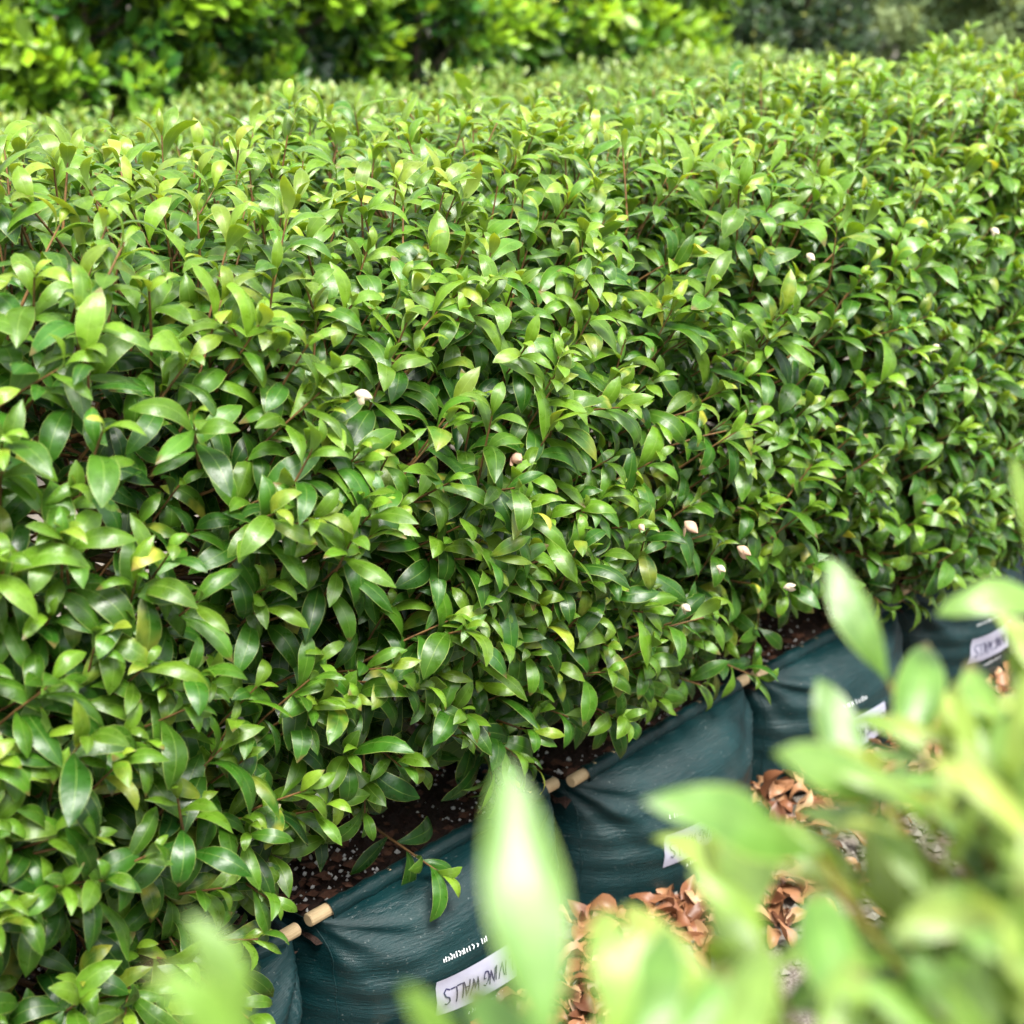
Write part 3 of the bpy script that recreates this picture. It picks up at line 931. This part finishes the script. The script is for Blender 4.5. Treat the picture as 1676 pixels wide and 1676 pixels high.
# ------------------------------------------------------------------ tall shrubs and trees behind
def shrub(name, label, cat, loc, rad, height, nshoot, ls, material, size, young, group, per=8, nparts=40, taper=0.25, seed=0, z0=0.25, clump=0.35, trunk_r=.03):
    r = random.Random(seed)
    root = thing(name, label, cat, loc, group)
    tab = Table()
    lx, ly = loc[0], loc[1]
    toc = norm(np.array([CAM[0] - lx, CAM[1] - ly]))
    made = 0
    while made < nshoot:
        a = r.uniform(0, 6.28); z = r.uniform(z0, height)
        f = (z - z0) / (height - z0)
        R = rad * (1 - taper * f) * (1 if f < .85 else math.sqrt(max(0.02, (1 - f) / .15)))
        d = np.array([math.cos(a), math.sin(a)])
        if d @ toc < -0.3 and r.random() < .6:
            continue
        cl = math.sin(a * 3 + z * 5.1 + seed) + .8 * math.sin(a * 5 - z * 8.3 + seed * 2) + .6 * math.sin(z * 13 + a * 2 + seed)
        if cl < -0.5 and r.random() < .75:
            continue
        R *= 1 + clump * .22 * cl + r.gauss(0, .06)
        if r.random() < .3:
            R *= r.uniform(.55, .85)
        p = np.array([lx + d[0] * R, ly + d[1] * R, z])
        s = np.array([d[0] * .8 + r.gauss(0, .25), d[1] * .8 + r.gauss(0, .25), .75 + r.gauss(0, .25)])
        shoot(tab, None, p, s, n=r.randint(per - 2, per + 1), size=size, young=young + .34 * cl + r.gauss(0, .12), gap=size * .13, open_=(15, 62), bias=(d[0] * .2, d[1] * .2, .6))
        made += 1
    inst = tab.done()
    sc = show_scores([(ls, inst)])[0]
    plant_leaves(root, inst, sc, ls, ls, material, nparts, 1e9)
    t = Tubes(8)
    zs = np.linspace(-.02, height * .9, 7)
    cx = [(r.uniform(-.04, .04), r.uniform(-.04, .04), z) for z in zs]
    t.add(cx, np.linspace(trunk_r, trunk_r * .25, 7))
    for _ in range(16):
        z = r.uniform(.25, height * .8); a = r.uniform(0, 6.28); l = rad * r.uniform(.6, .95)
        p = np.array((0, 0, z)); dd = np.array((math.cos(a), math.sin(a), .55))
        t.add([p, p + dd * l * .5, p + dd * l + np.array((0, 0, .06))], [trunk_r * .4, trunk_r * .28, trunk_r * .12])
    t.build('trunk', M_trunk, root)
    return root

LAUREL = [
    'bright green laurel shrub at the end of the tall row, left of a dark gap',
    'laurel shrub with a broad clump of lime new leaves above a dark hollow',
    'tall laurel shrub with thick lime growth beside a dark hollow',
    'tall laurel shrub with fresh leaves scattered over dark ones',
    'tall laurel shrub with rounded pale shoots just over the low hedge',
    'tall laurel shrub darker and bluer than its neighbours',
    'deep green laurel shrub with few lime leaf tips',
    'laurel shrub next to the brightest one by the dark conifers',
    'brightest yellow green laurel shrub right beside the dark conifers']
xs = [2.6, 3.2, 3.8, 4.4, 5.05, 5.7, 6.35, 7.0, 7.6]
yg = [.60, .56, .66, .52, .56, .40, .38, .44, .78]
for k, (x, l, yv) in enumerate(zip(xs, LAUREL, yg)):
    shrub('laurel_shrub', l, 'shrub', (x, 6.05 + .12 * math.sin(k * 2.3), 0), .47, 2.3, 800, LS_laurel, M_laurel, .105, yv, 'tall laurel shrubs behind the hedges',
          seed=20 + k, taper=.15, clump=.8)
CON = ['slender dark green conifer next to the brightest laurel shrub', 'dense blackish green conifer between the slender one and the grey green trees', 'dark conifer set back behind the dense blackish one']
for k, ((x, y), l) in enumerate(zip([(9.1, 6.6), (9.85, 6.35), (9.75, 7.0)], CON)):
    shrub('dark_conifer', l, 'conifer', (x, y, 0), .52, 2.9, 2200, LS_tiny, M_dark, .072, .42 if k == 0 else .25, 'dark conifers behind the hedges', per=9, nparts=0, seed=40 + k, taper=.35, clump=.4)
GRY = ['pale grey green bushy tree beside the dark conifers', 'grey green tree with a brownish tinge next to the pale bushy one', 'soft grey green tree at the far end of the background row']
for k, ((x, y), l) in enumerate(zip([(12.15, 6.75), (12.9, 6.45), (13.4, 5.95)], GRY)):
    shrub('grey_green_tree', l, 'tree', (x, y, 0), .80, 3.1, 2000, LS_tiny, M_grey, .088, .5, 'grey green trees in the background', per=9, nparts=0, seed=50 + k, taper=.3, clump=.5)

# dark tall hedge that closes the view behind the shrubs
tab_b = Table()
for _ in range(26000):
    x = rng.uniform(1.0, 24); z = rng.uniform(.05, 2.4)
    y = 8.6 + .25 * wob(x * .4, 0, z * .5) + rng.uniform(0, .4) - .08 * (x - 6) * (x > 6)
    tab_b.add((x, y, z), (rng.gauss(0, .7), rng.gauss(-.7, .5), rng.gauss(.1, .6)), (rng.gauss(0, .4), -.4, .8), rng.uniform(.14, .22), (rng.uniform(0, .8), rng.random(), 0))
inst_b = tab_b.done()
back = thing('tall_hedge', 'tall dark hedge seen in the gaps behind the laurel shrubs', 'hedge')
LS_tiny.joined('foliage', inst_b, np.arange(len(inst_b['sc'])), M_dark, back)
trunks(back, [1.5 + .8 * k for k in range(28)], 8.7, -.02, 2.6, .04, 9)
